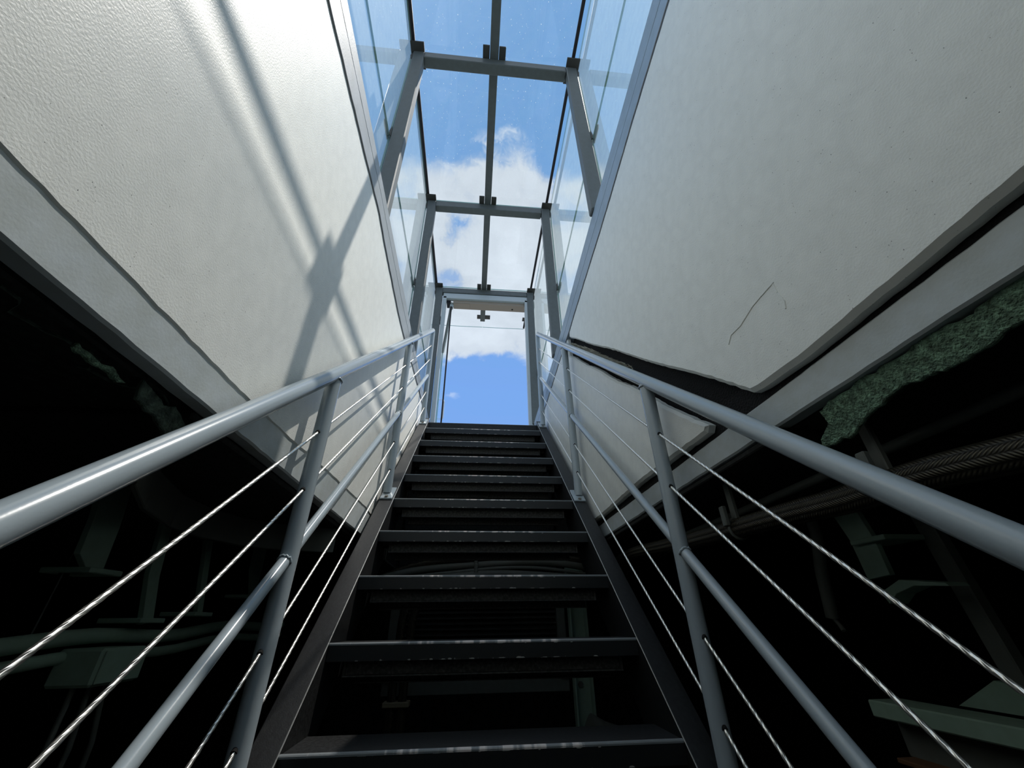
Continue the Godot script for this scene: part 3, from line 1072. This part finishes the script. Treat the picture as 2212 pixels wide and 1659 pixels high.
# ---------------------------------------------------------------- what hangs and stands in the dark below the deck
func below_deck() -> void:
	# braided hose along the right
	var t := thing("braided_hose", "thick braided metal hose slung under the deck on the right", "hose", Vector3(0.63, -1.1, 2.0))
	var o := -t.position
	var curve := Curve3D.new()
	for p in [Vector3(0.70, -1.15, 2.9), Vector3(0.64, -1.112, 2.41), Vector3(0.63, -1.103, 2.28), Vector3(0.63, -1.102, 2.147), Vector3(0.63, -1.093, 1.992), Vector3(0.63, -1.086, 1.82), Vector3(0.63, -1.076, 1.587), Vector3(0.63, -1.060, 1.356), Vector3(0.62, -1.045, 1.0), Vector3(0.6, -1.10, 0.6)]:
		curve.add_point(p + o)
	var pts := []
	var n := curve.point_count
	for k in 91:
		pts.append(spline(curve, k / 90.0 * (n - 1)))
	var s := Shape.new()
	s.tube(pts, 0.024, 24, true, 0, 0.0, 20.0)
	for i in s.t.size():
		s.t[i].x *= 3.0
	obj("hose", s, M.braid, t)
	for z in [1.80, 2.23]:
		s = Shape.new()
		var c := Vector3(0.63, -1.086 if z < 2.0 else -1.102, z) + o
		var ring := []
		for k in 21:
			var a := TAU * k / 20.0
			ring.append(c + Vector3(cos(a), sin(a), 0) * 0.026)
		s.tube(ring, 0.004, 8, false)
		s.box(c + Vector3(-0.03, 0.03, 0), Vector3(0.012, 0.05, 0.018), Basis(), 0.002)
		s.box(c + Vector3(0.0, 0.075, 0), Vector3(0.012, 0.11, 0.02), Basis(), 0.002)
		obj("strap_hanger", s, M.dark_metal, t)
	# two thin conduits beside it
	t = thing("conduit", "thin dark conduit running above the braided hose on the right", "pipe", Vector3(0.72, -1.02, 1.6))
	s = Shape.new()
	o = -t.position
	s.tube([o + Vector3(0.72, -1.0, 3.0), o + Vector3(0.73, -1.01, 2.3), o + Vector3(0.72, -1.02, 1.6), o + Vector3(0.72, -1.02, 0.4)], 0.01, 12)
	obj("tube", s, M.dark_metal, t)

	# curved skirt of the deck ring
	t = thing("ring_skirt", "dark curved steel ring skirt hanging below the deck on the left", "ring", Vector3(-0.9, -1.02, 1.4))
	o = -t.position
	s = Shape.new()
	var arc := [Vector2(-0.60, 2.12), Vector2(-0.70, 2.0), Vector2(-0.80, 1.82), Vector2(-0.865, 1.62), Vector2(-0.87, 1.47), Vector2(-0.83, 1.33), Vector2(-0.76, 1.25), Vector2(-0.68, 1.21), Vector2(-0.57, 1.17)]
	var out := PackedVector2Array()
	for p in arc:
		out.append(p)
	for i in range(arc.size() - 1, -1, -1):
		out.append(arc[i] + Vector2(-0.02, -0.012))
	s.plate(out, o + Vector3(0, -1.055, 0), Vector3.RIGHT, Vector3(0, 0, 1), Vector3(0, 0.085, 0), 0.002)
	obj("skirt", s, M.dark_metal, t)

	# green knee brackets hanging from the deck
	var knees := [
		[-0.95, [[-0.972, 1.78], [-0.972, 1.69], [-1.07, 1.67], [-1.17, 1.66], [-1.175, 1.70], [-1.14, 1.745], [-1.06, 1.755]], "broad pale green knee bracket hanging under the deck at far left"],
		[-0.95, [[-0.972, 1.535], [-0.972, 1.50], [-1.16, 1.455], [-1.27, 1.41], [-1.28, 1.45], [-1.16, 1.50]], "slim green hanger strip left of the railing, second from the left"],
		[-0.95, [[-0.972, 1.32], [-0.972, 1.285], [-1.25, 1.18], [-1.25, 1.21]], "narrow green hanger strip left of the railing, third from the left"],
		[-0.95, [[-0.972, 0.95], [-0.972, 0.86], [-1.06, 0.85], [-1.18, 0.84], [-1.185, 0.87], [-1.09, 0.93]], "green hanger plate just left of the left railing post"],
		[0.95, [[-0.972, 1.74], [-0.972, 1.83], [-1.04, 1.83], [-1.12, 1.845], [-1.20, 1.845], [-1.205, 1.78], [-1.11, 1.775], [-1.04, 1.755]], "curved green bracket plate below the right handrail"]]
	for k in knees:
		var b := thing("deck_bracket", k[2], "bracket", Vector3(k[0], CEIL, k[1][0][1]), "green brackets under the deck")
		var poly := PackedVector2Array()
		for p in k[1]:
			poly.append(Vector2(p[1], p[0]))
		s = Shape.new()
		s.plate(poly, -b.position + Vector3(k[0], 0, 0), Vector3(0, 0, 1), Vector3.UP, Vector3(signf(k[0]) * 0.014, 0, 0), 0.001)
		obj("web", s, M.bracket, b)
		s = Shape.new()
		s.box(-b.position + Vector3(k[0] + signf(k[0]) * 0.04, k[1][3][0] + 0.0, (k[1][3][1] + k[1][2][1]) / 2), Vector3(0.11, 0.012, 0.1), Basis(), 0.002)
		obj("foot", s, M.bracket, b)

	# left: pipes and a junction box
	for k in [[-1.315, 0.017, "grey pipe along the left compartment wall above the junction box"], [-1.355, 0.013, "thinner pipe along the left compartment wall below the first"]]:
		var p := thing("wall_pipe", k[2], "pipe", Vector3(-1.0, k[0], 1.6), "pipes on the left")
		s = Shape.new()
		var q := []
		for i in 24:
			var z := lerpf(2.6, 0.4, i / 23.0)
			q.append(Vector3(0.012 * sin(z * 5.0), 0.03 * (1.7 - z) + 0.008 * sin(z * 9.0), z - 1.6))
		s.tube(q, k[1], 14)
		obj("tube", s, M.bracket, p)
		s = Shape.new()
		s.box(Vector3(0, 0.17, 0.1), Vector3(0.012, 0.34, 0.02), Basis(), 0.002)
		obj("hanger", s, M.dark_metal, p)
	t = thing("junction_box", "green grey junction box under the pipes at lower left", "box", Vector3(-0.95, -1.40, 1.54))
	s = Shape.new()
	s.box(Vector3(0, 0.035, 0), Vector3(0.10, 0.075, 0.15), Basis(), 0.006)
	var body := obj("body", s, M.bracket, t)
	s = Shape.new()
	s.box(Vector3(0.052, 0.035, 0), Vector3(0.006, 0.065, 0.14), Basis(), 0.002)
	obj("cover", s, M.bracket, body)
	s = Shape.new()
	for z in [-0.05, 0.0, 0.05]:
		s.tube([Vector3(0, 0.0, z), Vector3(0, -0.03, z), Vector3(0.01, -0.12, z * 1.3), Vector3(0.0, -0.3, z * 1.6)], 0.006, 10)
	obj("cable_tail", s, M.dark_metal, t)

	# right: girder, foot plate, stub pipe
	t = thing("girder", "green painted girder with a rust brown lower edge at lower right", "girder", Vector3(0.95, -1.5, 2.0))
	s = Shape.new()
	s.box(Vector3(0.03, 0.022, 0.35), Vector3(0.09, 0.034, 1.4), Basis(), 0.003)
	obj("flange", s, M.bracket, t)
	s = Shape.new()
	s.box(Vector3(0.05, -0.03, 0.35), Vector3(0.02, 0.08, 1.4), Basis(), 0.003)
	obj("web", s, M.dark_metal, t)
	s = Shape.new()
	s.box(Vector3(0.03, -0.072, 0.35), Vector3(0.07, 0.01, 1.38), Basis(), 0.002)
	obj("rusted_edge", s, M.rust, t)
	t = thing("stanchion", "slim dark stanchion standing on a triangular foot at lower right", "stanchion", Vector3(1.07, -1.46, 1.88))
	s = Shape.new()
	s.bar(Vector3(0, 0, 0.03), Vector3(0, 0.5, 0.0), 0.03, 0.04, Vector3(0, 0, 1), 0.003)
	obj("shaft", s, M.dark_metal, t)
	s = Shape.new()
	s.plate(PackedVector2Array([Vector2(-0.11, 0.0), Vector2(0.1, 0.0), Vector2(0.03, 0.05), Vector2(-0.01, 0.055)]), Vector3(-0.02, 0, 0), Vector3(0, 0, 1), Vector3.UP, Vector3(0.02, 0, 0), 0.001)
	obj("foot", s, M.bracket, t)
	t = thing("pipe_stub", "short dark pipe stub with a torn end hanging right of the railing", "pipe", Vector3(0.95, CEIL, 1.66))
	s = Shape.new()
	s.tube([Vector3(0, 0.0, 0.02), Vector3(0, -0.12, 0.015), Vector3(0, -0.22, -0.02), Vector3(0, -0.33, -0.04)], 0.016, 14)
	obj("tube", s, M.dark_metal, t)
	s = Shape.new()
	s.tube([Vector3(0, -0.325, -0.04), Vector3(0.004, -0.345, -0.03), Vector3(0.002, -0.36, -0.02)], 0.006, 8)
	obj("torn_end", s, M.dark_metal, t)
	t = thing("shelf_bracket", "small curved green bracket arm below the right hose", "bracket", Vector3(0.95, -1.23, 1.9))
	s = Shape.new()
	s.plate(PackedVector2Array([Vector2(-0.1, -0.005), Vector2(-0.04, 0.018), Vector2(0.06, 0.004), Vector2(0.065, -0.003), Vector2(-0.01, 0.003), Vector2(-0.06, -0.01), Vector2(-0.09, -0.03)]), Vector3.ZERO, Vector3(0, 0, 1), Vector3.UP, Vector3(0.05, 0, 0), 0.001)
	obj("arm", s, M.bracket, t)

	# behind the open treads
	for k in 4:
		var c := thing("cable_run", ["thick braided cable arching across behind the upper treads", "smooth dark cable arching below the braided one behind the treads", "loose dark cable sagging under the arched pair behind the treads", "lowest dark cable behind the treads, nearly straight"][k], "cable", Vector3(0, -1.03, 0.45), "cables behind the treads")
		var q := []
		for i in 31:
			var u := i / 30.0
			var xx := lerpf(-0.52, 0.62, u)
			q.append(Vector3(xx, 0.055 - k * 0.032 - (0.10 - 0.018 * k) * pow(absf(u - 0.6) / 0.6, 2.4) + 0.006 * sin(u * 9.0 + k), 0.012 * sin(u * 7.0 + k * 2.0) + 0.02 * k))
		s = Shape.new()
		s.tube(q, [0.017, 0.018, 0.009, 0.02][k], 14, true, 0, 0.0, 20.0)
		obj("cable", s, M.braid if k == 0 else M.dark_metal, c)
		s = Shape.new()
		s.box(Vector3(-0.03, 0.058 - k * 0.032, 0.02 * k), Vector3(0.02, 0.046, 0.046), Basis(), 0.004)
		obj("cable_tie", s, M.dark_metal, c)
	t = thing("panel_frame", "dark bolted louvre panel in a steel frame behind the lower treads", "panel", Vector3(0.0, -1.62, 0.15))
	for f in [[Vector3(0, 0.48, 0), Vector3(1.0, 0.05, 0.04)], [Vector3(0, 0.045, 0), Vector3(1.0, 0.06, 0.04)], [Vector3(-0.475, 0.26, 0), Vector3(0.05, 0.4, 0.04)], [Vector3(0.475, 0.26, 0), Vector3(0.05, 0.4, 0.04)]]:
		s = Shape.new()
		s.box(f[0], f[1], Basis(), 0.003)
		obj("frame_bar", s, M.dark_metal, t)
	for k in 14:
		s = Shape.new()
		s.box(Vector3(0, 0.095 + k * 0.027, -0.01), Vector3(0.9, 0.004, 0.03), Basis(Vector3.RIGHT, 0.6), 0.001)
		obj("louvre", s, M.room, t)
	s = Shape.new()
	for k in 9:
		s.tube([Vector3(-0.46 + k * 0.115, 0.48, 0.02), Vector3(-0.46 + k * 0.115, 0.48, 0.028)], 0.008, 8)
	obj("rivet_row", s, M.dark_metal, t)
	t = thing("column", "upright green grey channel column behind the treads on the right", "column", Vector3(0.56, -3.12, 0.2))
	s = Shape.new()
	s.box(Vector3(0, 1.06, 0), Vector3(0.10, 2.12, 0.012), Basis(), 0.002)
	s.box(Vector3(-0.046, 1.06, 0.03), Vector3(0.01, 2.12, 0.05), Basis(), 0.002)
	s.box(Vector3(0.046, 1.06, 0.03), Vector3(0.01, 2.12, 0.05), Basis(), 0.002)
	obj("channel", s, M.bracket, t)
	for y in [1.55, 1.62, 1.95]:
		s = Shape.new()
		s.tube([Vector3(-0.01, y, 0.006), Vector3(-0.01, y, 0.02)], 0.014, 6)
		obj("bolt", s, M.dark_metal, t)
	t = thing("valve", "dark valve with a cream tag box behind the treads at lower right", "valve", Vector3(0.55, -1.82, 0.55))
	s = Shape.new()
	s.tube([Vector3(-0.06, 0.14, 0), Vector3(0.0, 0.11, 0), Vector3(0.07, 0.09, 0)], 0.045, 16)
	obj("body", s, M.dark_metal, t)
	s = Shape.new()
	s.tube([Vector3(0, 0.1, 0), Vector3(0, -0.6, 0)], 0.02, 12)
	obj("stem", s, M.dark_metal, t)
	s = Shape.new()
	s.box(Vector3(0.10, 0.02, 0.05), Vector3(0.10, 0.085, 0.05), Basis(Vector3(0, 0, 1), 0.15), 0.006)
	obj("tag_box", s, M.box_cream, t)
	t = thing("braided_pipes", "pair of upright braided pipes behind the lower treads on the left", "pipe", Vector3(-0.40, -3.12, 0.45))
	for k in 2:
		s = Shape.new()
		s.tube([Vector3(k * 0.05, 0, 0), Vector3(k * 0.05, 1.6, 0), Vector3(k * 0.05 + 0.01, 1.85, 0.0), Vector3(k * 0.05 + 0.05, 2.0, 0.0)], 0.02, 14, true, 0, 0.0, 20.0)
		obj("pipe", s, M.braid, t)
	s = Shape.new()
	s.box(Vector3(0.025, 1.52, 0), Vector3(0.12, 0.02, 0.06), Basis(), 0.003)
	obj("clamp", s, M.box_cream, t)
	t = thing("floor_beam", "dark horizontal beam with holes low behind the treads", "beam", Vector3(0, -1.86, 0.35))
	s = Shape.new()
	s.box(Vector3(0.0, 0.06, 0), Vector3(1.0, 0.13, 0.05), Basis(), 0.004)
	obj("beam", s, M.dark_metal, t)
	for x in [-0.2, 0.3]:
		s = Shape.new()
		s.tube([Vector3(x, 0.05, 0.02), Vector3(x, 0.05, 0.0275)], 0.02, 14)
		obj("hole", s, M.hole, t)


func spline(c: Curve3D, t: float) -> Vector3:
	var i := clampi(int(t), 0, c.point_count - 2)
	var f := t - i
	var p := []
	for k in range(-1, 3):
		p.append(c.get_point_position(clampi(i + k, 0, c.point_count - 1)))
	return 0.5 * ((2.0 * p[1]) + (p[2] - p[0]) * f + (2.0 * p[0] - 5.0 * p[1] + 4.0 * p[2] - p[3]) * f * f + (3.0 * p[1] - p[0] - 3.0 * p[2] + p[3]) * f * f * f)
